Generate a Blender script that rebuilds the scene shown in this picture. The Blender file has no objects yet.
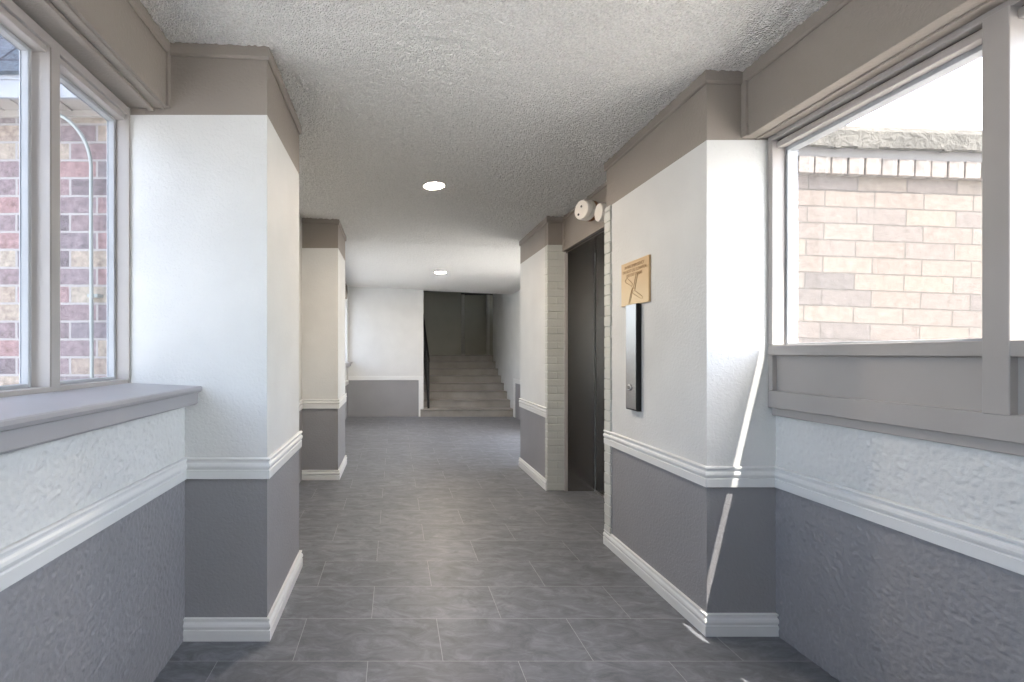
import bpy, bmesh, math, random
import numpy as np
from mathutils import Vector, Matrix
random.seed(7)
S = bpy.context.scene
C = S.collection

# ------------------------------------------------------------------ materials
def srgb(r, g, b):
    f = lambda c: (c/255/12.92) if c/255 <= .04045 else ((c/255+.055)/1.055)**2.4
    return (f(r), f(g), f(b), 1)

class NT:
    def __init__(s, name):
        s.m = bpy.data.materials.new(name); s.m.use_nodes = True
        s.t = s.m.node_tree; s.n = s.t.nodes
        s.p = s.n['Principled BSDF']; s.out = s.n['Material Output']
    def add(s, t, **kw):
        n = s.n.new(t)
        for k, v in kw.items():
            if k.startswith('i_'):
                key = k[2:]
                key = int(key) if key.isdigit() else key.replace('_', ' ')
                n.inputs[key].default_value = v
            else: setattr(n, k, v)
        return n
    def ln(s, a, b): s.t.links.new(a, b)
    def coord(s, scale=(1, 1, 1), loc=(0, 0, 0), rot=(0, 0, 0)):
        c = s.add('ShaderNodeTexCoord'); mp = s.add('ShaderNodeMapping')
        mp.inputs['Scale'].default_value = scale; mp.inputs['Location'].default_value = loc; mp.inputs['Rotation'].default_value = rot
        s.ln(c.outputs['Object'], mp.inputs['Vector']); return mp.outputs['Vector']
    def bump(s, h, strength, dist):
        b = s.add('ShaderNodeBump'); b.inputs['Strength'].default_value = strength; b.inputs['Distance'].default_value = dist
        s.ln(h, b.inputs['Height']); s.ln(b.outputs['Normal'], s.p.inputs['Normal']); return b
    def ramp(s, fac, stops, interp='LINEAR'):
        r = s.add('ShaderNodeValToRGB'); e = r.color_ramp.elements; r.color_ramp.interpolation = interp
        e[0].position, e[0].color = stops[0]; e[1].position, e[1].color = stops[-1]
        for p, c in stops[1:-1]:
            x = e.new(p); x.color = c
        s.ln(fac, r.inputs['Fac']); return r.outputs['Color']

def paint(name, col, rough=.55, tex=None, spec=.3, var=.04):
    """painted surface; tex = (scale xyz, strength, distance, detail) plaster relief"""
    k = NT(name); k.p.inputs['Roughness'].default_value = rough; k.p.inputs['Specular IOR Level'].default_value = spec
    n0 = k.add('ShaderNodeTexNoise', i_Scale=3.0, i_Detail=3.0); k.ln(k.coord(), n0.inputs['Vector'])
    lo = tuple(c*(1-var) for c in col[:3])+(1,); hi = tuple(min(1, c*(1+var)) for c in col[:3])+(1,)
    k.ln(k.ramp(n0.outputs['Fac'], [(.3, lo), (.7, hi)]), k.p.inputs['Base Color'])
    if tex:
        n = k.add('ShaderNodeTexNoise', i_Scale=1.0, i_Detail=tex[3], i_Roughness=.5, i_Distortion=.6)
        k.ln(k.coord(scale=tex[0]), n.inputs['Vector']); k.bump(n.outputs['Fac'], tex[1], tex[2])
    return k.m

WHITE = (.60, .60, .58, 1); GREY = (.26, .255, .26, 1); TAN = (.245, .215, .187, 1); FRAME = (.35, .325, .305, 1)
ST = ((85, 85, 115), .5, .004, 2.5); SM = ((70, 70, 70), .5, .005, 3.0)
white_stucco = paint('white_stucco', WHITE, .6, ST); grey_stucco = paint('grey_stucco', GREY, .5, ST)
white_wall = paint('white_plaster', WHITE, .6, SM); grey_wall = paint('grey_plaster', GREY, .5, SM)
tan_wall = paint('tan_plaster', TAN, .55, SM)
trim_white = paint('white_gloss_trim', (.66, .66, .64, 1), .35, None, .4, .02)
frame_paint = paint('taupe_frame_paint', FRAME, .45, ((30, 30, 30), .15, .002, 2), .4)
sill_paint = paint('grey_sill_paint', (.33, .32, .325, 1), .4, ((20, 20, 20), .15, .002, 2), .4)
sash_paint = paint('white_sash_paint', (.34, .35, .36, 1), .5, ((60, 60, 20), .4, .003, 3), .4, .10)
gap_dark = paint('dark_frame_gap', (.09, .07, .055, 1), .8)  # dark paint standing in for the shade in frame gaps and grooves
black_metal = paint('black_metal', (.012, .012, .013, 1), .4, None, .5)
black_plastic = paint('black_plastic', (.01, .01, .01, 1), .5)
dark_gap = paint('dark_gap', (.015, .014, .013, 1), .8)
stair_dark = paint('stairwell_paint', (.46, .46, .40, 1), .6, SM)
pipe_paint = paint('pipe_paint', (.62, .62, .58, 1), .5)
white_plastic = paint('white_plastic', (.72, .68, .62, 1), .45)
stained = paint('stained_bracket', (.16, .075, .035, 1), .8, ((60, 60, 60), .6, .004, 3), .3, .4)
soffit_paint = paint('outdoor_soffit', (.33, .30, .27, 1), .7)
fascia_white = paint('outdoor_fascia', (.28, .29, .31, 1), .6)
fascia_grey = paint('outdoor_grey_fascia', (.13, .125, .12, 1), .7)
conduit_metal = paint('conduit_paint', (.26, .285, .27, 1), .35, None, .5)
concrete = paint('outdoor_concrete', (.60, .585, .55, 1), .9, ((8, 8, 8), .5, .01, 4))
moss = paint('mossy_roof_edge', (.07, .066, .057, 1), .95, ((25, 25, 25), 1.0, .02, 5), .2, .45)
roof_dark = paint('roof_membrane', (.2, .2, .2, 1), .9)

def popcorn():
    k = NT('popcorn_ceiling'); k.p.inputs['Roughness'].default_value = .9; k.p.inputs['Specular IOR Level'].default_value = .1
    co = k.coord()
    a = k.add('ShaderNodeTexNoise', i_Scale=115.0, i_Detail=3.0, i_Roughness=.6); k.ln(co, a.inputs['Vector'])
    v = k.add('ShaderNodeTexVoronoi', i_Scale=140.0); k.ln(co, v.inputs['Vector'])
    m = k.add('ShaderNodeMath', operation='SUBTRACT'); k.ln(a.outputs['Fac'], m.inputs[0]); k.ln(v.outputs['Distance'], m.inputs[1])
    k.bump(m.outputs[0], .9, .013)
    k.ln(k.ramp(a.outputs['Fac'], [(.25, (.62, .605, .57, 1)), (.6, (.86, .845, .80, 1))]), k.p.inputs['Base Color'])  # colour darkened in the bump's pits, standing in for their small shadows
    return k.m
popcorn_m = popcorn()

def tiles(name, bw, rh, loc, rot=(0, 0, 0), dark=1.0, rough=.42):
    k = NT(name); co = k.coord(loc=loc, rot=rot)
    b = k.add('ShaderNodeTexBrick', offset=.5, offset_frequency=2, squash=1.0)
    b.inputs['Color1'].default_value = (0, 0, 0, 1); b.inputs['Color2'].default_value = (1, 1, 1, 1); b.inputs['Mortar'].default_value = (.5, .5, .5, 1)
    b.inputs['Scale'].default_value = 1; b.inputs['Mortar Size'].default_value = .0013; b.inputs['Mortar Smooth'].default_value = .1
    b.inputs['Bias'].default_value = 0; b.inputs['Brick Width'].default_value = bw; b.inputs['Row Height'].default_value = rh
    k.ln(co, b.inputs['Vector'])
    # streaky slate pattern, shifted per tile
    sc = k.add('ShaderNodeVectorMath', operation='SCALE'); sc.inputs['Scale'].default_value = 7.0; k.ln(b.outputs['Color'], sc.inputs[0])
    ad = k.add('ShaderNodeVectorMath', operation='ADD'); k.ln(co, ad.inputs[0]); k.ln(sc.outputs[0], ad.inputs[1])
    mp = k.add('ShaderNodeMapping'); mp.inputs['Scale'].default_value = (5, 10, 4); mp.inputs['Rotation'].default_value = (0, 0, .45); k.ln(ad.outputs[0], mp.inputs['Vector'])
    n = k.add('ShaderNodeTexNoise', i_Scale=1.4, i_Detail=10.0, i_Roughness=.72, i_Distortion=.9); k.ln(mp.outputs[0], n.inputs['Vector'])
    base = k.ramp(n.outputs['Fac'], [(.36, tuple(c*dark for c in (.098, .102, .112))+(1,)), (.52, tuple(c*dark for c in (.147, .153, .167))+(1,)), (.66, tuple(c*dark for c in (.21, .217, .233))+(1,))])
    tint = k.ramp(b.outputs['Color'], [(0, (.93, .93, .93, 1)), (1, (1.06, 1.06, 1.06, 1))])
    mu = k.add('ShaderNodeMix', data_type='RGBA', blend_type='MULTIPLY'); mu.inputs['Factor'].default_value = 1
    k.ln(base, mu.inputs['A']); k.ln(tint, mu.inputs['B'])
    mx = k.add('ShaderNodeMix', data_type='RGBA'); k.ln(b.outputs['Fac'], mx.inputs['Factor']); k.ln(mu.outputs['Result'], mx.inputs['A'])
    mx.inputs['B'].default_value = (.33*dark, .33*dark, .33*dark, 1)
    k.ln(mx.outputs['Result'], k.p.inputs['Base Color'])
    k.p.inputs['Roughness'].default_value = rough; k.p.inputs['Specular IOR Level'].default_value = .5
    k.bump(n.outputs['Fac'], .25, .004)
    return k.m
floor_tile = tiles('slate_floor_tile', .61, .309, (-.195, -1.927+.309, 0))
stair_tile = paint('stair_tile', (.25, .235, .215, 1), .5, ((25, 25, 25), .3, .004, 5), .4, .16)
for_noise = None

def brick(name, bw, rh, mortar, stops, mortar_col, loc, rot, bumps=.6, offset=.5, msize=.006, con=.38):
    k = NT(name); co = k.coord(loc=loc, rot=rot)
    dn = k.add('ShaderNodeTexNoise', i_Scale=9.0, i_Detail=2.0); k.ln(co, dn.inputs['Vector'])
    ds = k.add('ShaderNodeVectorMath', operation='SCALE'); ds.inputs['Scale'].default_value = .006; k.ln(dn.outputs['Color'], ds.inputs[0])
    dv = k.add('ShaderNodeVectorMath', operation='ADD'); k.ln(co, dv.inputs[0]); k.ln(ds.outputs[0], dv.inputs[1])
    b = k.add('ShaderNodeTexBrick', offset=offset, offset_frequency=2, squash=1.0)
    b.inputs['Color1'].default_value = (0, 0, 0, 1); b.inputs['Color2'].default_value = (1, 1, 1, 1); b.inputs['Mortar'].default_value = (.5, .5, .5, 1)
    b.inputs['Scale'].default_value = 1; b.inputs['Mortar Size'].default_value = msize; b.inputs['Mortar Smooth'].default_value = .15
    b.inputs['Bias'].default_value = 0; b.inputs['Brick Width'].default_value = bw; b.inputs['Row Height'].default_value = rh
    k.ln(dv.outputs[0], b.inputs['Vector'])
    col = k.ramp(b.outputs['Color'], stops)
    n = k.add('ShaderNodeTexNoise', i_Scale=28.0, i_Detail=6.0, i_Roughness=.7); k.ln(co, n.inputs['Vector'])
    sp = k.ramp(n.outputs['Fac'], [(.32, (1-con,)*3+(1,)), (.68, (1+con*.9,)*3+(1,))])
    mu = k.add('ShaderNodeMix', data_type='RGBA', blend_type='MULTIPLY'); mu.inputs['Factor'].default_value = 1; k.ln(col, mu.inputs['A']); k.ln(sp, mu.inputs['B'])
    mx = k.add('ShaderNodeMix', data_type='RGBA'); k.ln(b.outputs['Fac'], mx.inputs['Factor']); k.ln(mu.outputs['Result'], mx.inputs['A']); mx.inputs['B'].default_value = mortar_col
    k.ln(mx.outputs['Result'], k.p.inputs['Base Color']); k.p.inputs['Roughness'].default_value = .9; k.p.inputs['Specular IOR Level'].default_value = .15
    inv = k.add('ShaderNodeMath', operation='MULTIPLY_ADD'); inv.inputs[1].default_value = -1.0; k.ln(b.outputs['Fac'], inv.inputs[0]); 
    nm = k.add('ShaderNodeMath', operation='MULTIPLY'); nm.inputs[1].default_value = .35; k.ln(n.outputs['Fac'], nm.inputs[0]); k.ln(nm.outputs[0], inv.inputs[2])
    k.bump(inv.outputs[0], bumps, .012)
    return k.m
RX = (math.pi/2, 0, 0)     # rotate x,z of an upright wall into the brick pattern's plane
brick_mauve = brick('mauve_brick', .264, .088, .1,
    [(0, (.12, .10, .105, 1)), (.25, (.19, .145, .148, 1)), (.45, (.24, .155, .15, 1)), (.6, (.165, .142, .152, 1)), (.8, (.27, .215, .175, 1)), (1, (.29, .25, .205, 1))],
    (.29, .27, .26, 1), (.05, 0, 0), (-math.pi/2, 0, 0))
brick_cream = brick('cream_brick', .264, .088, .1,
    [(0, (.054, .05, .048, 1)), (.15, (.094, .081, .073, 1)), (.5, (.103, .086, .074, 1)), (.8, (.112, .094, .078, 1)), (1, (.102, .091, .082, 1))],
    (.064, .057, .051, 1), (.02, 0, 0), (-math.pi/2, 0, 0), 1.0, .35, .0035, .22)  # mortar colour darkened to stand in for shadow lines along the bricks
rowlock_m = brick('rowlock_brick', .088, .4, .1,
    [(0, (.118, .105, .096, 1)), (.5, (.13, .113, .101, 1)), (1, (.138, .122, .11, 1))], (.146, .136, .126, 1), (.0, .13, 0), (-math.pi/2, 0, 0))
shingle_m = brick('slate_shingle', .42, .287, .1,
    [(0, (.05, .06, .075, 1)), (.5, (.07, .083, .10, 1)), (1, (.09, .10, .12, 1))], (.02, .022, .03, 1), (.1, .05, 0), (-.876, 0, 0), .8, .5, .008)
white_brick = paint('white_painted_brick', (.50, .505, .465, 1), .6, ((55, 55, 55), .6, .004, 3), .3, .06)

def steel(name, col, rough, vert=True, aniso=.5):
    k = NT(name); k.p.inputs['Metallic'].default_value = 1; k.p.inputs['Base Color'].default_value = col
    n = k.add('ShaderNodeTexNoise', i_Scale=1.0, i_Detail=2.0); k.ln(k.coord(scale=(400, 400, 3) if vert else (3, 3, 400)), n.inputs['Vector'])
    mr = k.add('ShaderNodeMapRange'); mr.inputs['To Min'].default_value = rough-.015; mr.inputs['To Max'].default_value = rough+.015; k.ln(n.outputs['Fac'], mr.inputs['Value']); k.p.inputs['Roughness'].default_value = rough; return k.m
steel_dark = steel('brushed_elevator_steel', (.32, .305, .285, 1), .27)
steel_panel = steel('brushed_call_panel_steel', (.44, .42, .405, 1), .26)
chrome = steel('button_chrome', (.75, .75, .76, 1), .18)
brass = steel('brushed_brass', (.60, .43, .25, 1), .34, False)
brass_dark = paint('engraved_bronze', (.30, .17, .07, 1), .5)
alu = steel('aluminium', (.6, .6, .6, 1), .35)

def glass(name, dirt, tint=(1, 1, 1, 1), zlo=1.6, zhi=2.4):
    k = NT(name); k.n.remove(k.p)
    tr = k.add('ShaderNodeBsdfTransparent'); tr.inputs['Color'].default_value = tint
    gl = k.add('ShaderNodeBsdfGlossy'); gl.inputs['Roughness'].default_value = .02
    lw = k.add('ShaderNodeLayerWeight'); lw.inputs['Blend'].default_value = .5
    pw = k.add('ShaderNodeMath', operation='POWER'); pw.inputs[1].default_value = 5.0; k.ln(lw.outputs['Facing'], pw.inputs[0])
    fr = k.add('ShaderNodeMath', operation='MULTIPLY_ADD'); fr.inputs[1].default_value = .7; fr.inputs[2].default_value = .03; k.ln(pw.outputs[0], fr.inputs[0])
    m1 = k.add('ShaderNodeMixShader'); k.ln(fr.outputs[0], m1.inputs[0]); k.ln(tr.outputs[0], m1.inputs[1]); k.ln(gl.outputs[0], m1.inputs[2])
    df = k.add('ShaderNodeBsdfDiffuse'); df.inputs['Color'].default_value = (.5, .5, .5, 1)
    tl = k.add('ShaderNodeBsdfTranslucent'); tl.inputs['Color'].default_value = (.5, .5, .5, 1)
    ms = k.add('ShaderNodeMixShader'); ms.inputs[0].default_value = .5; k.ln(df.outputs[0], ms.inputs[1]); k.ln(tl.outputs[0], ms.inputs[2])
    n = k.add('ShaderNodeTexNoise', i_Scale=2.2, i_Detail=5.0, i_Roughness=.6); k.ln(k.coord(), n.inputs['Vector'])
    sep = k.add('ShaderNodeSeparateXYZ'); k.ln(k.coord(), sep.inputs[0])
    mr = k.add('ShaderNodeMapRange'); mr.inputs['From Min'].default_value = zlo; mr.inputs['From Max'].default_value = zhi; k.ln(sep.outputs['Z'], mr.inputs['Value'])
    mm = k.add('ShaderNodeMath', operation='MULTIPLY'); k.ln(n.outputs['Fac'], mm.inputs[0]); k.ln(mr.outputs[0], mm.inputs[1])
    m2_ = k.add('ShaderNodeMath', operation='MULTIPLY_ADD'); m2_.inputs[1].default_value = dirt; m2_.inputs[2].default_value = dirt*.06; k.ln(mm.outputs[0], m2_.inputs[0]); m2_.use_clamp = True
    mo = k.add('ShaderNodeMixShader'); k.ln(m2_.outputs[0], mo.inputs[0]); k.ln(m1.outputs[0], mo.inputs[1]); k.ln(ms.outputs[0], mo.inputs[2])
    k.ln(mo.outputs[0], k.out.inputs['Surface']); return k.m
glass_l = glass('dusty_glass', .35, (.80, .82, .85, 1), 1.9, 2.6); glass_r = glass('hazy_glass', .45, (1, 1, 1, 1), 1.7, 2.3)

def emit(name, col, s):
    k = NT(name); k.p.inputs['Base Color'].default_value = (.9, .9, .9, 1); k.p.inputs['Emission Color'].default_value = col; k.p.inputs['Emission Strength'].default_value = s; return k.m
lamp_m = emit('downlight_lens', (1, .86, .72, 1), 420)

# ------------------------------------------------------------------ mesh helpers
ORG = {}
class MB:
    def __init__(s): s.v = []; s.f = []; s.mi = []; s.sm = []
    def addf(s, idx, m=0, smooth=False): s.f.append(idx); s.mi.append(m); s.sm.append(smooth)
    def box(s, x0, x1, y0, y1, z0, z1, m=0):
        b = len(s.v)
        for z in (z0, z1):
            for x, y in ((x0, y0), (x1, y0), (x1, y1), (x0, y1)):
                s.v.append((x, y, z(x, y) if callable(z) else z))
        for q in ((0, 3, 2, 1), (4, 5, 6, 7), (0, 1, 5, 4), (1, 2, 6, 5), (2, 3, 7, 6), (3, 0, 4, 7)): s.addf([b+i for i in q], m)
        return s
    def prism(s, prof, a, b, axis='y', m=0):
        """closed profile extruded from a to b along an axis; profile is (x,z) for y, (y,z) for x, (x,y) for z"""
        o = len(s.v); n = len(prof)
        for t in (a, b):
            for p, q in prof: s.v.append({'y': (p, t, q), 'x': (t, p, q), 'z': (p, q, t)}[axis])
        for i in range(n): j = (i+1) % n; s.addf([o+i, o+j, o+n+j, o+n+i], m)
        s.addf(list(range(o, o+n))[::-1], m); s.addf(list(range(o+n, o+2*n)), m); return s
    def sweep(s, path, prof, side=1, z0=0, m=0):
        """profile of (out, z) swept with mitres along an (x,y) path; side=1: room lies on the right hand of the path"""
        k = len(path); o = len(s.v); n = len(prof); ns = []
        for i in range(k-1):
            dx, dy = path[i+1][0]-path[i][0], path[i+1][1]-path[i][1]; L = math.hypot(dx, dy)
            ns.append((dy/L*side, -dx/L*side))
        for i in range(k):
            if i == 0: q = ns[0]
            elif i == k-1: q = ns[-1]
            else:
                a, b = ns[i-1], ns[i]; d = 1+a[0]*b[0]+a[1]*b[1]; q = ((a[0]+b[0])/d, (a[1]+b[1])/d)
            for out, z in prof:
                x, y = path[i][0]+q[0]*out, path[i][1]+q[1]*out
                s.v.append((x, y, z+(z0(*path[i]) if callable(z0) else z0)))
        for i in range(k-1):
            for j in range(n):
                l = (j+1) % n; s.addf([o+i*n+j, o+i*n+l, o+(i+1)*n+l, o+(i+1)*n+j], m)
        s.addf([o+j for j in range(n)], m); s.addf([o+(k-1)*n+j for j in range(n)][::-1], m); return s
    def tube(s, pts, r, n=12, m=0):
        pts = [Vector(p) for p in pts]; o = len(s.v); up = None
        for i, p in enumerate(pts):
            t = (pts[min(i+1, len(pts)-1)]-pts[max(i-1, 0)]).normalized()
            if up is None: up = t.orthogonal().normalized()
            up = (up-t*up.dot(t)).normalized(); w = t.cross(up)
            for k in range(n):
                a = 2*math.pi*k/n; q = p+(up*math.cos(a)+w*math.sin(a))*r; s.v.append(tuple(q))
        for i in range(len(pts)-1):
            for k in range(n): l = (k+1) % n; s.addf([o+i*n+k, o+i*n+l, o+(i+1)*n+l, o+(i+1)*n+k], m, True)
        s.addf([o+k for k in range(n)][::-1], m); s.addf([o+(len(pts)-1)*n+k for k in range(n)], m); return s
    def relief(s, org, u, v, nrm, step, amp, blur, seed, split=None, m_lo=0, m_hi=0, aniso=(1, 1)):
        """a finely modelled plaster surface: grid from org along u and v, heights amp along nrm; faces below split (in v) take m_lo"""
        U, V, N = Vector(u), Vector(v), Vector(nrm); nu = int(U.length/step)+1; nv = int(V.length/step)+1
        g = np.random.default_rng(seed).standard_normal((nv, nu))
        for k in range(max(blur*aniso[0], blur*aniso[1])):
            if k < blur*aniso[0]: g = (np.roll(g, 1, 1)+2*g+np.roll(g, -1, 1))/4
            if k < blur*aniso[1]: g = (np.roll(g, 1, 0)+2*g+np.roll(g, -1, 0))/4
        g = np.clip(g/g.std(), -1.6, 2.2)*amp; o = len(s.v)
        a = np.linspace(0, 1, nu)[None, :, None]; b = np.linspace(0, 1, nv)[:, None, None]
        P = np.array(org)+a*np.array(U)+b*np.array(V)+g[:, :, None]*np.array(N)
        s.v += [tuple(p) for p in P.reshape(-1, 3).tolist()]
        for j in range(nv-1):
            mm = m_lo if split is not None and (j+.5)/(nv-1)*V.length < split else m_hi
            r0 = o+j*nu
            for i in range(nu-1): s.addf((r0+i, r0+i+1, r0+nu+i+1, r0+nu+i), mm, True)
        return s
    def lathe(s, prof, org, axis, n=32, m=0, smooth=True):
        """profile of (radius, height along axis) turned about an axis"""
        org = Vector(org); ax = Vector(axis).normalized(); u = ax.orthogonal().normalized(); w = ax.cross(u); o = len(s.v)
        for r, h in prof:
            for k in range(n):
                a = 2*math.pi*k/n; s.v.append(tuple(org+ax*h+(u*math.cos(a)+w*math.sin(a))*r))
        for i in range(len(prof)-1):
            for k in range(n): l = (k+1) % n; s.addf([o+i*n+k, o+i*n+l, o+(i+1)*n+l, o+(i+1)*n+k], m, False)
        s.addf([o+k for k in range(n)][::-1], m); s.addf([o+(len(prof)-1)*n+k for k in range(n)], m); return s
    def build(s, name, mats, parent=None, bevel=0, seg=2):
        og = ORG.get(parent.name, Vector((0, 0, 0))) if parent else Vector((0, 0, 0))
        me = bpy.data.meshes.new(name); me.from_pydata([tuple(Vector(v)-og) for v in s.v], [], s.f)
        mats = mats if isinstance(mats, (list, tuple)) else [mats]
        for m in mats: me.materials.append(m)
        for p, i, sm in zip(me.polygons, s.mi, s.sm): p.material_index = i; p.use_smooth = sm
        bm = bmesh.new(); bm.from_mesh(me); bmesh.ops.recalc_face_normals(bm, faces=bm.faces)
        if bevel:
            es = [e for e in bm.edges if e.is_manifold and e.calc_face_angle(0) > .6]
            bmesh.ops.bevel(bm, geom=es, offset=bevel, segments=seg, affect='EDGES', profile=.5, clamp_overlap=True)
        bm.to_mesh(me); bm.free()
        o = bpy.data.objects.new(name, me); C.objects.link(o)
        if parent: o.parent = parent
        ORG[o.name] = og
        return o
def tag(o, label, cat, kind=None, group=None):
    o['label'] = label; o['category'] = cat
    if kind: o['kind'] = kind
    if group: o['group'] = group
    return o
def empty(name, loc, label, cat, kind=None, group=None):
    o = bpy.data.objects.new(name, None); C.objects.link(o); o.location = loc; ORG[o.name] = Vector(loc); o.empty_display_size = .1
    return tag(o, label, cat, kind, group)
def text_mesh(name, body, size, mat, mtx, parent, ext=.0006, align='CENTER'):
    cu = bpy.data.curves.new(name, 'FONT'); cu.body = body; cu.size = size; cu.extrude = ext; cu.align_x = align; cu.space_line = 1.0
    t = bpy.data.objects.new(name+'_source', cu); C.objects.link(t); bpy.context.view_layer.update()
    me = bpy.data.meshes.new_from_object(t.evaluated_get(bpy.context.evaluated_depsgraph_get()))
    bpy.data.objects.remove(t); me.transform(mtx); me.materials.clear(); me.materials.append(mat)
    me.transform(Matrix.Translation(-ORG[parent.name])); me.name = name
    o = bpy.data.objects.new(name, me); C.objects.link(o); o.parent = parent; ORG[o.name] = ORG[parent.name]; return o

# ------------------------------------------------------------------ layout (metres; camera at 0,0,1.25 looking along +Y)
def cz(x, y): return 2.575-.042*x-.006*y           # the old ceiling falls a little to the right and to the far end
YB = -3.0                                           # where an unseen end wall closes the passage behind the camera
LW, LP, LP2 = -.917, -.559, -.562                   # left wall, near left pillar face, far left pillar face
RW, RP = 1.69, 1.385                                # right wall, right pillar faces
L1, L2, L3, L4 = 2.075, 2.77, 4.686, 5.36
R1, R2, R3, R4 = 2.11, 3.12, 4.31, 5.25
BK = 9.35
ST_ = 'structure'

m = MB(); m.box(-1.32, 2.48, YB, 9.36, -.12, 0); tag(m.build('floor', floor_tile), 'grey slate-look tile floor laid in running bond', 'floor', ST_)
m = MB(); m.box(-1.32, 1.79, YB, R4, cz, 2.80); m.box(-1.32, 2.48, R4, 9.5, cz, 2.80)
m.relief((-1.0, 1.55, cz(-1.0, 1.55)-.004), (2.56, 0, cz(1.56, 0)-cz(-1, 0)), (0, 4.0, cz(0, 4)-cz(0, 0)), (0, 0, -1), .0052, .0022, 2, 3)
tag(m.build('ceiling', popcorn_m), 'off-white popcorn textured ceiling', 'ceiling', ST_)

# ---- left wall under the window, left pillars, hidden wall between them
m = MB(); m.box(-1.32, LW-.004, YB, L1, 0, .75, 1); m.box(-1.32, LW-.004, YB, L1, .75, 1.09, 0)
m.relief((LW-.0015, .85, 0), (0, L1-.85, 0), (0, 0, 1.06), (1, 0, 0), .004, .0011, 2, 5, .75, 1, 0, (1, 1))
tag(m.build('wall_left', [white_stucco, grey_stucco]), 'textured low wall under the left window, white over grey', 'wall', ST_)
m = MB(); m.box(-1.32, LW, L2, L3, 0, .75, 1); m.box(-1.32, LW, L2, L3, .75, 2.7, 0)
tag(m.build('wall_left_middle', [white_stucco, grey_stucco]), 'side wall recessed between the two left pillars', 'wall', ST_)
def pillar(name, x0, x1, y0, y1, zr, zt, label):
    m = MB(); m.box(x0, x1, y0, y1, 0, zr, 1); m.box(x0, x1, y0, y1, zr, zt, 0); m.box(x0, x1, y0, y1, zt, 2.7, 2)
    return tag(m.build(name, [white_wall, grey_wall, tan_wall]), label, 'pillar', ST_)
pillar('pillar_left', -1.25, LP, L1, L2, .75, 2.29, 'white pillar beside the left window, tan top and grey base')
pillar('pillar_left_far', -1.32, LP2, L3, L4, .75, 2.285, 'second white pillar on the left, partly behind the near one')
pillar('pillar_right', RP, 1.76, R1, R2-.06, .70, 2.196, 'white pillar carrying the brass sign, tan top and grey base')
pillar('pillar_right_far', RP, 2.0, R3+.06, R4, .70, 2.232, 'white pillar on the far side of the elevator')

# painted brick ends of the two right-hand pillars
m = MB(); z = 0.0
while z < 2.196-.01:
    h = min(.0645, 2.196-z); j = random.uniform(-.004, .004)
    m.box(1.380, 1.75, R2-.065, R2-.002, z, z+h+.005)
    m.box(1.374+j*.6, 1.75, R2-.085+j, R2+j*.7, z+.001, z+h-.001); z += .0677
o = m.build('pillar_right_brick', white_brick, None, .0028, 2); tag(o, 'white painted brick edge of the pillar next to the elevator opening', 'brick edge', ST_)
m = MB(); m.box(RP+.004, 1.76, R2-.06, R2, 2.196, 2.7); tag(m.build('pillar_right_cap', tan_wall), 'tan painted top of the brick edge at the elevator opening', 'pillar', ST_)
m = MB(); z = 0.0; row = 0
while z < 2.232-.01:
    h = min(.0645, 2.232-z)
    m.box(1.386, 1.99, R3+.003, R3+.062, z, z+h+.005)
    cut = 1.47 if row % 2 else 1.60
    for a, b in ((1.381, cut-.003), (cut+.003, 1.64)):
        j = random.uniform(-.003, .001); m.box(a, b, R3+j, R3+.065, z+.003, z+h-.003)
    z += .0677; row += 1
o = m.build('pillar_right_far_brick', white_brick, None, .0035, 2); tag(o, 'white painted brick end of the pillar beyond the elevator', 'brick edge', ST_)
m = MB(); m.box(RP+.004, 2.0, R3, R3+.06, 2.232, 2.7); tag(m.build('pillar_right_far_cap', tan_wall), 'tan painted top of the brick pillar end beyond the elevator', 'pillar', ST_)

m = MB(); m.box(-1.32, 1.79, YB-.15, YB, 0, .72, 1); m.box(-1.32, 1.79, YB-.15, YB, .72, 2.75, 0); tag(m.build('wall_rear', [white_wall, grey_wall]), 'end wall behind the camera', 'wall', ST_)  # unseen end wall, put in so no light comes from behind
# ---- right wall under the window
m = MB(); m.box(RW+.004, 1.76, YB, R1, 0, .70, 1); m.box(RW+.004, 1.76, YB, R1, .70, 1.0, 0)
m.relief((RW+.0015, 1.0, 0), (0, R1-1.0, 0), (0, 0, 1.0), (-1, 0, 0), .004, .0011, 2, 6, .70, 1, 0, (1, 1))
tag(m.build('wall_right', [white_stucco, grey_stucco]), 'textured low wall under the right window, white over grey', 'wall', ST_)

# ---- mouldings
RAIL = [(0, 0), (.013, 0), (.014, .036), (.010, .039), (.010, .043), (.0155, .047), (.018, .056), (.016, .064), (.010, .070), (.009, .076), (.016, .080), (.017, .087), (.012, .091), (0, .091)]
BASE = [(0, 0), (.017, 0), (.018, .045), (.013, .048), (.013, .052), (.0185, .056), (.020, .064), (.017, .073), (.011, .080), (.010, .085), (.015, .089), (.014, .095), (0, .096)]
CROWN = [(0, -.056), (.006, -.056), (.013, -.048), (.013, 0.01), (0, .01)]
def trim(name, path, prof, side, z0, mat, label, cat):
    m = MB(); m.sweep(path, prof, side, z0); return tag(m.build(name, mat), label, cat, ST_)
trim('trim_1', [(LW, YB), (LW, L1), (LP, L1), (LP, L2), (LW, L2), (LW, L3), (LP2, L3), (LP2, L4), (LW, L4), (LW, L4+.1)], RAIL, 1, .703, trim_white, 'white moulded chair rail along the left wall and around the left pillars', 'chair rail')
trim('trim_2', [(RW, YB), (RW, R1), (RP, R1), (RP, R2)], RAIL, -1, .657, trim_white, 'white moulded chair rail under the right window and around the sign pillar', 'chair rail')
trim('trim_3', [(RP, R3), (RP, R4)], RAIL, -1, .66, trim_white, 'short white chair rail on the pillar beyond the elevator', 'chair rail')
trim('baseboard_left', [(LW-.02, L1), (LP, L1), (LP, L2), (LW, L2)], BASE, 1, 0, trim_white, 'white baseboard around the foot of the near left pillar', 'baseboard')
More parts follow.
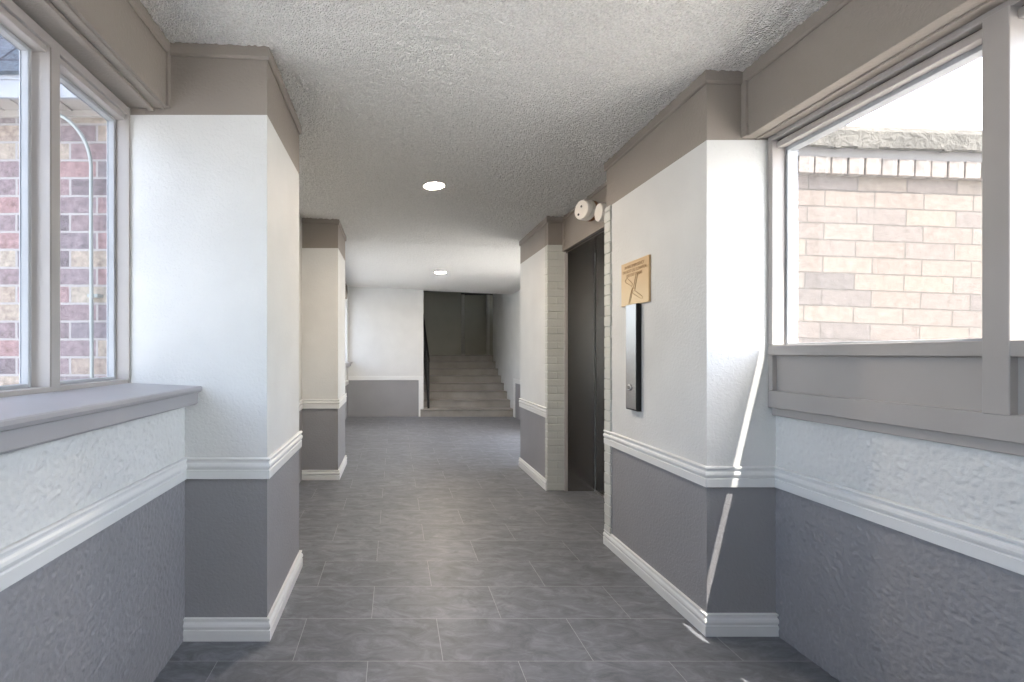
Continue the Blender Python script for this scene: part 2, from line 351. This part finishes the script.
trim('baseboard_left_far', [(LW, L3), (LP2, L3), (LP2, L4), (LW, L4)], BASE, 1, 0, trim_white, 'white baseboard around the foot of the far left pillar', 'baseboard')
trim('baseboard_right', [(RW+.012, R1), (RP, R1), (RP, R2)], BASE, -1, 0, trim_white, 'white baseboard around the foot of the sign pillar', 'baseboard')
trim('baseboard_right_far', [(RP, R3), (RP, R4)], BASE, -1, 0, trim_white, 'white baseboard on the pillar beyond the elevator', 'baseboard')
LF, RF = -.99, 1.548
trim('trim_4', [(LF, YB), (LF, L1), (LP, L1), (LP, L2), (LW, L2)], CROWN, 1, cz, tan_wall, 'tan crown strip at the ceiling above the left window and near pillar', 'crown trim')
trim('trim_5', [(LW, L3), (LP2, L3), (LP2, L4), (LW, L4)], CROWN, 1, cz, tan_wall, 'tan crown strip at the top of the far left pillar', 'crown trim')
trim('trim_6', [(RF, YB), (RF, R1), (RP, R1), (RP, R2)], CROWN, -1, cz, tan_wall, 'tan crown strip at the ceiling above the right window and sign pillar', 'crown trim')
trim('trim_7', [(1.52, R3), (RP, R3), (RP, R4)], CROWN, -1, cz, tan_wall, 'tan crown strip at the top of the pillar beyond the elevator', 'crown trim')
# tan beams over the windows
m = MB(); m.box(-1.32, LF, YB, L1, 2.318, 2.7); m.box(LF-.004, LF+.012, L1-.024, L1, 2.318, lambda x, y: cz(x, y)-.04)
m.box(-1.075, -1.05, YB, L1, 2.305, 2.32); m.box(-1.02, -1.003, YB, L1, 2.312, 2.32)
tag(m.build('beam_left', tan_wall, None, .002, 1), 'tan boxed beam above the left window', 'beam', ST_)
m = MB(); m.box(RF, 1.80, YB, R1, 2.203, 2.7); m.prism([(R1-.03, 2.203), (R1, 2.203), (R1, 2.50), (R1-.03, 2.50)], RF-.012, RF+.004, 'x')
m.box(1.60, 1.612, YB, R1, 2.196, 2.205)
tag(m.build('beam_right', tan_wall, None, .002, 1), 'tan boxed beam above the right window', 'beam', ST_)

# ---- left window
w = empty('window_1', (-1.16, 0, 1.1), 'taupe framed casement windows on the left with brick wall outside', 'window', ST_)
mull = [(1.597, 1.645), (.62, .668), (-.36, -.312), (-1.34, -1.292), (-2.32, -2.272)]
m = MB(); m.box(-1.247, -1.16, YB, L1, 2.285, 2.319); m.box(-1.247, -1.172, YB, L1, 2.262, 2.285)
m.box(-1.247, -1.16, YB, L1, 1.10, 1.135)
m.box(-1.247, -1.155, L1-.012, L1, 1.10, 2.319)
for a, b in mull: m.box(-1.246, -1.159, a, b, 1.122, 2.288); m.box(-1.162, -1.1585, a-.001, a+.005, 1.135, 2.28, 1)
fr = m.build('frame', [frame_paint, gap_dark], w, .0015, 1)
edges = [L1-.012]+[a for p in mull for a in (p[1], p[0]-.012)]
m = MB(); pan = []
for i in range(0, len(edges)-1, 2):
    hi, lo = edges[i], edges[i+1]
    m2 = MB(); t = .014
    m2.box(-1.245, -1.212, hi-t, hi, 1.135, 2.265); m2.box(-1.245, -1.212, lo, lo+t, 1.135, 2.265)
    m2.box(-1.245, -1.212, lo+t, hi-t, 1.135, 1.147); m2.box(-1.245, -1.212, lo+t, hi-t, 2.25, 2.265)
    sa = m2.build('sash', sash_paint, w, .002, 1)
    g = MB(); g.box(-1.240, -1.236, lo+t, hi-t, 1.147, 2.25); g.build('pane', glass_l, sa)
m = MB()
SP = [(-1.22, 1.08), (-.865, 1.075), (-.847, 1.082), (-.842, 1.092), (-.843, 1.102), (-.847, 1.106), (-1.18, 1.120), (-1.22, 1.120)]
m.prism(SP, YB, L1, 'y'); m.build('windowsill', sill_paint, w)
m = MB(); m.prism([(-.93, 1.026), (-.868, 1.026), (-.861, 1.033), (-.859, 1.079), (-.93, 1.079)], YB, L1, 'y'); m.build('apron', sill_paint, w)

# ---- right window
w = empty('window_2', (1.655, 0, 1.0), 'taupe framed windows on the right with sunlit cream brick outside', 'window', ST_)
FX = 1.655
mr_ = [(1.277, 1.338), (.47, .531), (-.34, -.279), (-1.15, -1.089), (-1.96, -1.899)]
m = MB(); m.box(FX, 1.762, YB, R1, 2.183, 2.208); m.box(FX+.02, 1.762, YB, R1, 2.150, 2.176); m.box(FX+.03, 1.762, YB, R1, 2.174, 2.185, 1)
m.box(FX, 1.762, R1-.026, R1, 1.286, 2.184); m.box(FX, 1.762, R1-.026, R1-.001, 1.085, 1.239)
m.box(FX-.001, 1.761, YB, R1-.001, 1.240, 1.285); m.box(FX-.001, 1.761, YB, R1-.001, 1.010, 1.084)
for a, b in mr_: m.box(FX-.003, 1.762, a, b, 1.080, 2.187)
m.build('frame', [frame_paint, gap_dark], w, .002, 1)
m = MB(); m.box(FX+.02, 1.762, YB, R1-.02, 1.08, 1.245); m.build('lower_panel', frame_paint, w)
m = MB(); m.box(FX+.018, 1.762, YB, R1, .974, 1.012); m.build('apron', frame_paint, w, .002, 1)
edges = [R1-.026]+[a for p in mr_ for a in (p[1], p[0])]
for i in range(0, len(edges)-1, 2):
    hi, lo = edges[i], edges[i+1]; t = .012
    m2 = MB(); m2.box(1.712, 1.757, hi-t, hi, 1.285, 2.152); m2.box(1.712, 1.757, lo, lo+t, 1.285, 2.152)
    m2.box(1.712, 1.757, lo+t, hi-t, 1.283, 1.293); m2.box(1.712, 1.757, lo+t, hi-t, 2.135, 2.152)
    sa = m2.build('sash', sash_paint, w, .0015, 1)
    g = MB(); g.box(1.757, 1.761, lo+t, hi-t, 1.293, 2.135); g.build('pane', glass_r, sa)

# ---- elevator
HX = 1.53
m = MB(); m.box(HX, 2.0, R2, R3, 2.168, 2.7); tag(m.build('wall_elevator_header', tan_wall), 'tan header panel over the elevator doors', 'wall', ST_)
m = MB(); m.box(HX-.012, HX+.01, R3-.03, R3-.001, 2.168, lambda x, y: cz(x, y)-.002); m.box(HX-.012, HX+.01, R2+.001, R2+.03, 2.168, lambda x, y: cz(x, y)-.002)
m.box(HX-.012, HX+.01, R2+.03, R3-.03, 2.168, 2.195); m.box(HX-.012, HX+.01, R2+.03, R3-.03, lambda x, y: cz(x, y)-.03, lambda x, y: cz(x, y)+.005)
tag(m.build('trim_8', tan_wall, None, .002, 1), 'tan strips framing the header over the elevator', 'trim', ST_)
e = empty('door_1', (1.81, 3.7, 0), 'brushed steel elevator doors in a deep steel surround', 'elevator door', ST_)
m = MB(); m.box(1.56, 1.805, R3-.012, R3+.02, 0, 2.168); m.build('jamb', steel_dark, e)
m = MB(); m.box(1.56, 1.805, R2-.02, R2+.012, 0, 2.168); m.build('jamb', steel_dark, e)
m = MB(); m.box(1.545, 1.805, R2-.01, R3+.01, 2.150, 2.170); m.build('soffit', steel_dark, e)
m = MB(); m.box(1.535, 1.562, R3-.02, R3+.02, 0, 2.168); m.box(1.535, 1.562, R2-.02, R2+.02, 0, 2.168); m.build('casing', frame_paint, e, .002, 1)
for a, b in ((R2+.012, 3.713), (3.719, R3-.02)):
    m = MB(); m.box(1.812, 1.84, a, b, .012, 2.16); m.build('door_panel', steel_dark, e, .002, 1)
m = MB(); m.box(1.80, 1.86, R2, R3, 0, .010); m.build('threshold', alu, e)
m = MB(); m.box(1.842, 1.99, R2-.02, R3+.02, 0, 2.3); m.build('shaft_backing', dark_gap, e)

# ---- alarm sounders over the elevator
def sounder(org, axis, D, depth, label, face_marks, bracket):
    e = empty('alarm_sounder', org, label, 'alarm', None)
    a = Vector(axis).normalized(); R = D/2
    if bracket:
        m = MB(); m.lathe([(R*.98, -.012), (R*1.05, .0), (R*1.02, .014), (R*.96, .024)], org, a, 40); m.build('mounting_base', stained, e)
        m = MB(); m.lathe([(R*.94, .020), (R*1.02, .030), (R*1.02, depth*.55), (R*.98, depth*.6)], org, a, 40); m.build('body', white_plastic, e)
        m = MB(); m.lathe([(R*.90, depth*.6), (R*1.0, depth*.64), (R*1.0, depth*.92), (R*.95, depth), (R*.9, depth+.002)], org, a, 40); f = m.build('face', white_plastic, e)
    else:
        m = MB(); m.lathe([(R*1.0, 0), (R*1.0, depth*.6), (R*.9, depth*.62)], org, a, 40); m.build('body', white_plastic, e)
        m = MB(); m.lathe([(R*.98, depth*.64), (R*1.0, depth*.7), (R*.99, depth*.9), (R*.93, depth)], org, a, 40); f = m.build('face', white_plastic, e)
    side = a.cross(Vector((0, 0, 1))).normalized()
    for (u, v, r, mat, nm) in face_marks:
        c = Vector(org)+a*(depth-.004)+side*u*R+Vector((0, 0, 1))*v*R
        m = MB(); m.lathe([(r, 0), (r, .009), (r*.7, .010)], c, a, 16); m.build(nm, mat, f)
    return e
fa = (-.93, -.37, .0)
sounder((1.49, 3.60, 2.325), fa, .146, .10, 'larger round white alarm with a black hole above the elevator', [(.35, -.42, .009, black_plastic, 'sensor_hole'), (-.05, .32, .008, fascia_grey, 'test_button')], True)
sounder((HX-.002, 3.42, 2.262), (-1, -.03, 0), .132, .065, 'smaller plain round white alarm tucked beside the pillar edge', [], False)

# ---- brass sign and call panel on the pillar
PX = RP
s = empty('elevator_sign', (PX, 2.73, 1.53), 'brass fire instruction plaque above the call panel', 'sign')
m = MB(); m.box(PX-.012, PX+.001, 2.571, 2.884, 1.528, 1.784); m.build('plate', brass, s, .003, 2)
def plq(u, v):  # plaque face: u to the reader's right, v up
    return (PX-.0125, 2.884-u, 1.528+v)
B = Matrix(((0, 0, -1, PX-.0122), (-1, 0, 0, 2.7275), (0, 1, 0, 0), (0, 0, 0, 1)))
for i, tline in enumerate(('IN FIRE EMERGENCY', 'DO NOT USE ELEVATOR', 'USE EXIT STAIRS')):
    text_mesh('lettering', tline, .0245, brass_dark, Matrix.Translation((0, 0, 1.747-i*.026))@B, s)
m = MB()
def loop(pts, r=.0016, closed=True):
    q = [plq(*p) for p in pts]; m.tube(q+([q[0]] if closed else []), r, 8)
loop([(.05, .150), (.075, .165), (.11, .142), (.14, .122), (.130, .108), (.095, .125), (.062, .138)])
loop([(.20, .175), (.165, .085), (.150, .094), (.180, .178)])
loop([(.13, .078), (.165, .080), (.245, .038), (.25, .026), (.225, .030), (.15, .062)])
loop([(.14, .100), (.115, .060), (.095, .012), (.106, .010), (.128, .055)])
m.build('pictogram', brass_dark, s)
c = empty('elevator_call_panel', (PX, 2.73, .92), 'narrow steel elevator call panel below the brass plaque', 'call panel')
m = MB(); m.box(PX-.028, PX+.001, 2.668, 2.792, .922, 1.530); m.build('housing', black_plastic, c, .003, 2)
m = MB(); m.box(PX-.031, PX-.026, 2.674, 2.787, .930, 1.528); m.build('face_plate', steel_panel, c, .001, 1)
m = MB(); m.lathe([(.019, 0), (.019, .006), (.015, .009)], (PX-.030, 2.738, 1.052), (-1, 0, 0), 24); b_ = m.build('button', chrome, c)
m = MB(); m.lathe([(.010, 0), (.009, .004)], (PX-.0385, 2.738, 1.052), (-1, 0, 0), 20); m.build('button_centre', steel_dark, b_)

# ---- ceiling lights
def downlight(x, y, r, label):
    z = cz(x, y); e = empty('ceiling_light', (x, y, z), label, 'ceiling light', None, 'recessed ceiling lights')
    m = MB(); m.lathe([(r*1.28, .004), (r*1.28, -.006), (r*1.2, -.010), (r*1.02, -.006), (r*1.02, .004)], (x, y, z), (0, 0, 1), 40); m.build('trim_ring', trim_white, e)
    m = MB(); m.lathe([(r*1.0, .002), (r*1.0, -.0065), (r*.8, -.0085)], (x, y, z), (0, 0, 1), 40); m.build('lens', lamp_m, e)
downlight(.30, 3.65, .07, 'nearer of the two lit round ceiling lights')
downlight(.70, 7.35, .078, 'farther lit round ceiling light, before the stairs')

# ---- lobby at the far end
m = MB(); m.box(-1.32, LW-.013, L4, 9.5, 0, .65, 1); m.box(-1.32, LW-.013, L4, 9.5, .65, 1.06, 0); m.box(-1.32, LW-.013, L4, 6.0, 1.06, 2.7, 0)
m.box(-1.32, LW-.013, 9.25, 9.5, 1.06, 2.7, 0); m.box(-1.32, LW-.013, 6.0, 9.25, 2.3, 2.7, 2)
tag(m.build('wall_left_lobby', [white_wall, grey_wall, tan_wall]), 'left wall of the far lobby, mostly hidden by the pillar', 'wall', ST_)
w = empty('window_3', (-1.16, 7.6, 1.06), 'lobby window on the left behind the far pillar, only its sill end showing', 'window', ST_)
m = MB()
for y in (6.0, 7.05, 8.13, 9.21): m.box(-1.27, -1.16, y, y+.04, 1.07, 2.3)
m.box(-1.27, -1.16, 6.0, 9.25, 1.07, 1.12); m.box(-1.27, -1.16, 6.0, 9.25, 2.26, 2.3); m.build('frame', frame_paint, w)
for y in (6.04, 7.09, 8.17): g = MB(); g.box(-1.22, -1.216, y, y+1.03, 1.12, 2.26); g.build('pane', glass_l, w)
m = MB(); m.box(-1.2, -.835, 5.9, BK, 1.045, 1.078); m.box(-.94, -.865, 5.9, BK, .99, 1.045); m.build('windowsill', sill_paint, w, .004, 2)
XS = .56
m = MB(); m.box(-1.2, XS, BK, 9.5, 0, .72, 1); m.box(-1.2, XS, BK, 9.5, .72, 2.7, 0)
tag(m.build('wall_back', [white_wall, grey_wall]), 'white wall left of the stairs with a grey lower panel', 'wall', ST_)
m = MB(); m.box(LW-.012, XS, BK-.014, BK+.005, .715, .795); m.box(XS-.095, XS, BK-.014, BK+.005, 0, .715); m.box(LW-.013, LW+.004, L4, BK, .64, .72)
tag(m.build('trim_9', trim_white, None, .003, 2), 'flat white border around the grey panel left of the stairs', 'trim', ST_)
XR = 2.33
m = MB()
m.box(XR, XR+.15, R4-.05, 5.4, 0, 2.7, 0)
m.box(XR, XR+.15, 7.3, 9.2, 0, .667, 1); m.box(XR, XR+.15, 7.3, 9.2, .667, 2.7, 0); m.box(XR, XR+.15, 9.2, 11.3, 0, 4.4, 0); m.box(XR, XR+.15, 5.4, 7.3, 2.15, 2.7, 0)
tag(m.build('wall_right_lobby', [white_wall, grey_wall]), 'white wall on the right of the stairs', 'wall', ST_)
m = MB(); m.box(XR-.012, XR+.004, 9.2, 9.32, 0, .667); m.box(XR-.012, XR+.004, 7.3, 9.32, .667, .747)
tag(m.build('trim_10', trim_white, None, .003, 2), 'flat white border at the right foot of the stairs', 'trim', ST_)
m = MB(); m.box(2.0, 2.48, R4-.15, R4, 0, 2.7); tag(m.build('wall_lobby_near', white_wall), 'lobby wall hidden behind the elevator pillar', 'wall', ST_)
d = empty('door_2', (XR+.07, 7.1, 0), 'open lobby entrance hidden behind the elevator pillar', 'doorway', ST_)  # unseen opening, guessed and sized to bring daylight into the lobby
m = MB(); m.box(XR-.01, XR+.16, 5.4, 5.45, 0, 2.15); m.box(XR-.01, XR+.16, 7.25, 7.3, 0, 2.15); m.box(XR-.01, XR+.16, 5.45, 7.25, 2.11, 2.15); m.build('frame', alu, d)

# ---- stairs
st = empty('staircase', (1.44, 9.33, 0), 'straight flight of eight grey tiled steps at the far end', 'stairs', ST_)
R_, T_ = .15, .28
for n in range(1, 9):
    y0 = 9.33+(n-1)*T_; y1 = y0+T_ if n < 8 else 12.95
    x1 = XR if n < 8 else 3.6
    m = MB(); m.box(XS-.01 if n > 1 else .50, x1+.0, y0, y1+.02, 0, n*R_-.03); m.prism([(y0-.018, n*R_-.022), (y0-.010, n*R_-.03), (y1+.02, n*R_-.03), (y1+.02, n*R_), (y0-.010, n*R_), (y0-.018, n*R_-.008)], XS-.01 if n > 1 else .50, x1, 'x')
    m.build('step', stair_tile, st)
m = MB(); m.box(.40, XS-.005, 9.5, 12.95, 0, 4.4); m.box(.40, 1.70, 12.2, 12.95, 0, 4.4); m.box(1.70, 3.75, 12.8, 12.95, 0, 4.4); m.box(3.6, 3.75, 11.15, 12.95, 0, 2.6); m.box(3.6, 3.75, 11.15, 12.95, 3.5, 4.4)  # opening in the unseen right wall, added to let daylight into the stairwell
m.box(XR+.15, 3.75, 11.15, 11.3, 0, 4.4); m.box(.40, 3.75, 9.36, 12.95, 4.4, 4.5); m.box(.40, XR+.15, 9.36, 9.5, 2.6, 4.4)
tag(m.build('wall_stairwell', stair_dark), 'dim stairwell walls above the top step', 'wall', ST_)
e = empty('stairwell_pipe', (1.80, 12.72, 1.2), 'pale vertical pipe standing near the middle of the stairwell', 'pipe')
m = MB(); m.tube([(1.80, 12.70, 1.20), (1.80, 12.70, 4.39)], .062, 20); m.build('pipe', pipe_paint, e)
m = MB(); m.lathe([(.08, 0), (.08, .03), (.064, .04)], (1.80, 12.70, 1.20), (0, 0, 1), 20); m.build('collar', pipe_paint, e)
e = empty('stairwell_post', (2.50, 12.72, 1.2), 'narrow pale post at the right edge of the stairwell', 'post')
m = MB(); m.box(2.45, 2.53, 12.70, 12.795, 1.2, 4.39); m.build('post', pipe_paint, e, .004, 1)
m = MB(); m.box(2.44, 2.54, 12.69, 12.795, 1.2, 1.24); m.build('plinth', pipe_paint, e, .004, 1)

h = empty('stair_handrail', (.67, 9.45, .15), 'black metal handrail on the left side of the stairs', 'handrail')
sl = R_/T_; yb, yt = 9.44, 11.35; xh = .665
hz = lambda y, o: .15+o+(y-yb)*sl
for y in (yb, yt):
    m = MB(); m.box(xh-.02, xh+.02, y-.02, y+.02, .15 if y == yb else 1.2, hz(y, .98)); m.build('post', black_metal, h, .004, 1)
m = MB(); m.prism([(yb-.08, hz(yb-.08, .96)), (yb-.08, hz(yb-.08, 1.0)), (yt+.06, hz(yt+.06, 1.0)), (yt+.06, hz(yt+.06, .96))], xh-.025, xh+.025, 'x'); m.build('top_rail', black_metal, h, .006, 2)
m = MB(); m.prism([(yb, hz(yb, .14)), (yb, hz(yb, .17)), (yt, hz(yt, .17)), (yt, hz(yt, .14))], xh-.014, xh+.014, 'x'); m.build('bottom_rail', black_metal, h)
n = 13
for i in range(1, n):
    y = yb+(yt-yb)*i/n; m = MB(); m.box(xh-.008, xh+.008, y-.008, y+.008, hz(y, .15), hz(y, .97)); m.build('baluster', black_metal, h)

# ------------------------------------------------------------------ outdoors
tag(MB().box(-40, 40, -40, 40, -.4, -.125).build('ground', concrete), 'pale concrete ground outside the passage', 'ground', ST_)
# unseen storey and eave, added to shade the left and cut the sun stripe
SUN = Vector((-.232, .40, -1.0))
m = MB(); m.box(-1.36, 1.78, YB, 5.3, 2.79, 6.0); tag(m.build('wall_upper_storey', brick_mauve), 'unseen upper storey added over the passage to shade the left side', 'building', ST_)
m = MB(); m.box(-1.36, 1.329+.232*2.95, YB, 2.43, 2.95, 3.03); m.box(1.70, 1.329+.232*2.95, YB, 2.43, 3.03, 3.1)
tag(m.build('roof_eave', roof_dark), 'unseen eave added over the right window to cut the sun stripe', 'eave', ST_)
m = MB(); m.box(-1.36, 4.2, 5.3, 13.2, 2.81, 2.95); m.box(-1.36, 3.8, 9.3, 13.2, 4.5, 5.2); tag(m.build('roof', roof_dark), 'roof over the far lobby, above the picture', 'roof', ST_)  # unseen roof, overhang lengthened to keep sun and sky light off the lobby

# left neighbour: brick wing facing the camera
b = empty('neighbour_building', (-2.6, 2.335, 0), 'mauve brick wing with slate roof outside the left window', 'building')
m = MB(); m.box(-4.6, -1.26, 2.335, 2.55, -.12, 2.46); m.build('brick_wall', brick_mauve, b)
m = MB(); m.box(-4.6, -1.26, 2.20, 2.336, 2.434, 2.446)
for i in range(30):
    x = -4.55+i*.11; m.box(x, x+.008, 2.215, 2.332, 2.429, 2.435)
m.box(-4.6, -1.26, 2.315, 2.336, 2.405, 2.436); m.build('soffit', soffit_paint, b)
m = MB(); m.box(-4.6, -1.26, 2.183, 2.203, 2.425, 2.53); m.box(-4.6, -1.26, 2.176, 2.19, 2.505, 2.532); m.build('fascia_board', fascia_white, b, .002, 1)
m = MB(); m.prism([(2.155, 2.53), (2.17, 2.522), (2.9, 3.40), (2.9, 3.44)], -4.6, -1.37, 'x'); m.build('shingle_roof', shingle_m, b)
cd = empty('conduit', (-1.45, 2.27, 0), 'white bent conduit running up the mauve brick wall to the soffit', 'conduit')
pts = [(-1.452, 2.285, -.12), (-1.458, 2.285, 1.0), (-1.462, 2.285, 1.9)]
for i in range(0, 9):
    a = i/8*1.15; pts.append((-1.462-.26*(1-math.cos(a))*.9, 2.285-.02*i/8, 2.15+.26*math.sin(a)))
m = MB(); m.tube(pts+[(-1.66, 2.26, 2.415)], .0085, 12); m.build('pipe', conduit_metal, cd)
m = MB(); m.box(-1.485, -1.435, 2.29, 2.3335, 1.52, 1.535); m.build('strap', conduit_metal, cd)

# right neighbour: sunlit cream brick wing
b = empty('neighbour_building', (2.02, 2.53, 1.25), 'sunlit cream brick wing outside the right window', 'building')
m = MB(); m.box(1.82, 6.5, 2.53, 2.8, -.6, 2.30); m.build('brick_wall', brick_cream, b)
m = MB(); x = 1.82
while x < 6.4:
    m.box(x+.003, x+.085, 2.497+random.uniform(-.003, .003), 2.54, 2.203, 2.292); x += .088
m.box(1.82, 6.5, 2.507, 2.54, 2.207, 2.288); m.build('rowlock_course', rowlock_m, b, .003, 1)
m = MB(); m.box(1.82, 6.5, 2.515, 2.56, 2.28, 2.36); m.build('fascia_board', fascia_grey, b, .003, 1)
m = MB(); m.prism([(2.474, 2.342), (2.53, 2.35), (3.05, 2.51), (3.05, 2.62), (2.53, 2.475), (2.488, 2.452), (2.470, 2.42)], 1.82, 6.5, 'x')
x = 1.82
while x < 6.4:
    wd = random.uniform(.03, .07); z0 = random.uniform(2.331, 2.341); m.box(x, x+wd, 2.476-random.uniform(0, .004), 2.50, z0, 2.36); x += wd
m.build('shingle_roof', moss, b)
b.rotation_euler = (0, math.radians(2.0), 0)

# ------------------------------------------------------------------ light, sky, camera
sl_ = bpy.data.lights.new('sun', 'SUN'); sl_.energy = 11.0; sl_.angle = math.radians(.12); sl_.color = (1, .95, .88)
so = bpy.data.objects.new('sun', sl_); C.objects.link(so); so.rotation_euler = SUN.to_track_quat('-Z', 'Y').to_euler(); so.location = (4, -6, 12)
wd = bpy.data.worlds.new('sky'); S.world = wd; wd.use_nodes = True
nt = wd.node_tree; bg = nt.nodes['Background']
sk = nt.nodes.new('ShaderNodeTexSky'); sk.sky_type = 'NISHITA'; sk.sun_disc = False; sk.sun_elevation = math.radians(65); sk.sun_rotation = math.radians(150); sk.air_density = 1.0; sk.dust_density = 2.5
hs = nt.nodes.new('ShaderNodeHueSaturation'); hs.inputs['Saturation'].default_value = .58; nt.links.new(sk.outputs[0], hs.inputs['Color']); nt.links.new(hs.outputs[0], bg.inputs['Color']); bg.inputs['Strength'].default_value = 1.0

cam = bpy.data.cameras.new('camera'); co = bpy.data.objects.new('camera', cam); C.objects.link(co)
co.location = (0, 0, 1.25); co.rotation_euler = (math.pi/2, 0, 0)
cam.sensor_width = 36; cam.lens = 36*475/1024; cam.shift_x = (512-395)/1024; cam.shift_y = 12/1024; cam.clip_start = .02
S.camera = co
S.view_settings.view_transform = 'Standard'; S.view_settings.look = 'None'; S.view_settings.gamma = 1; S.view_settings.use_curve_mapping = False
S.view_settings.exposure = 0.95
S.cycles.use_denoising = True
S.cycles.max_bounces = 12; S.cycles.diffuse_bounces = 8; S.cycles.transparent_max_bounces = 12
S.cycles.sample_clamp_indirect = 6
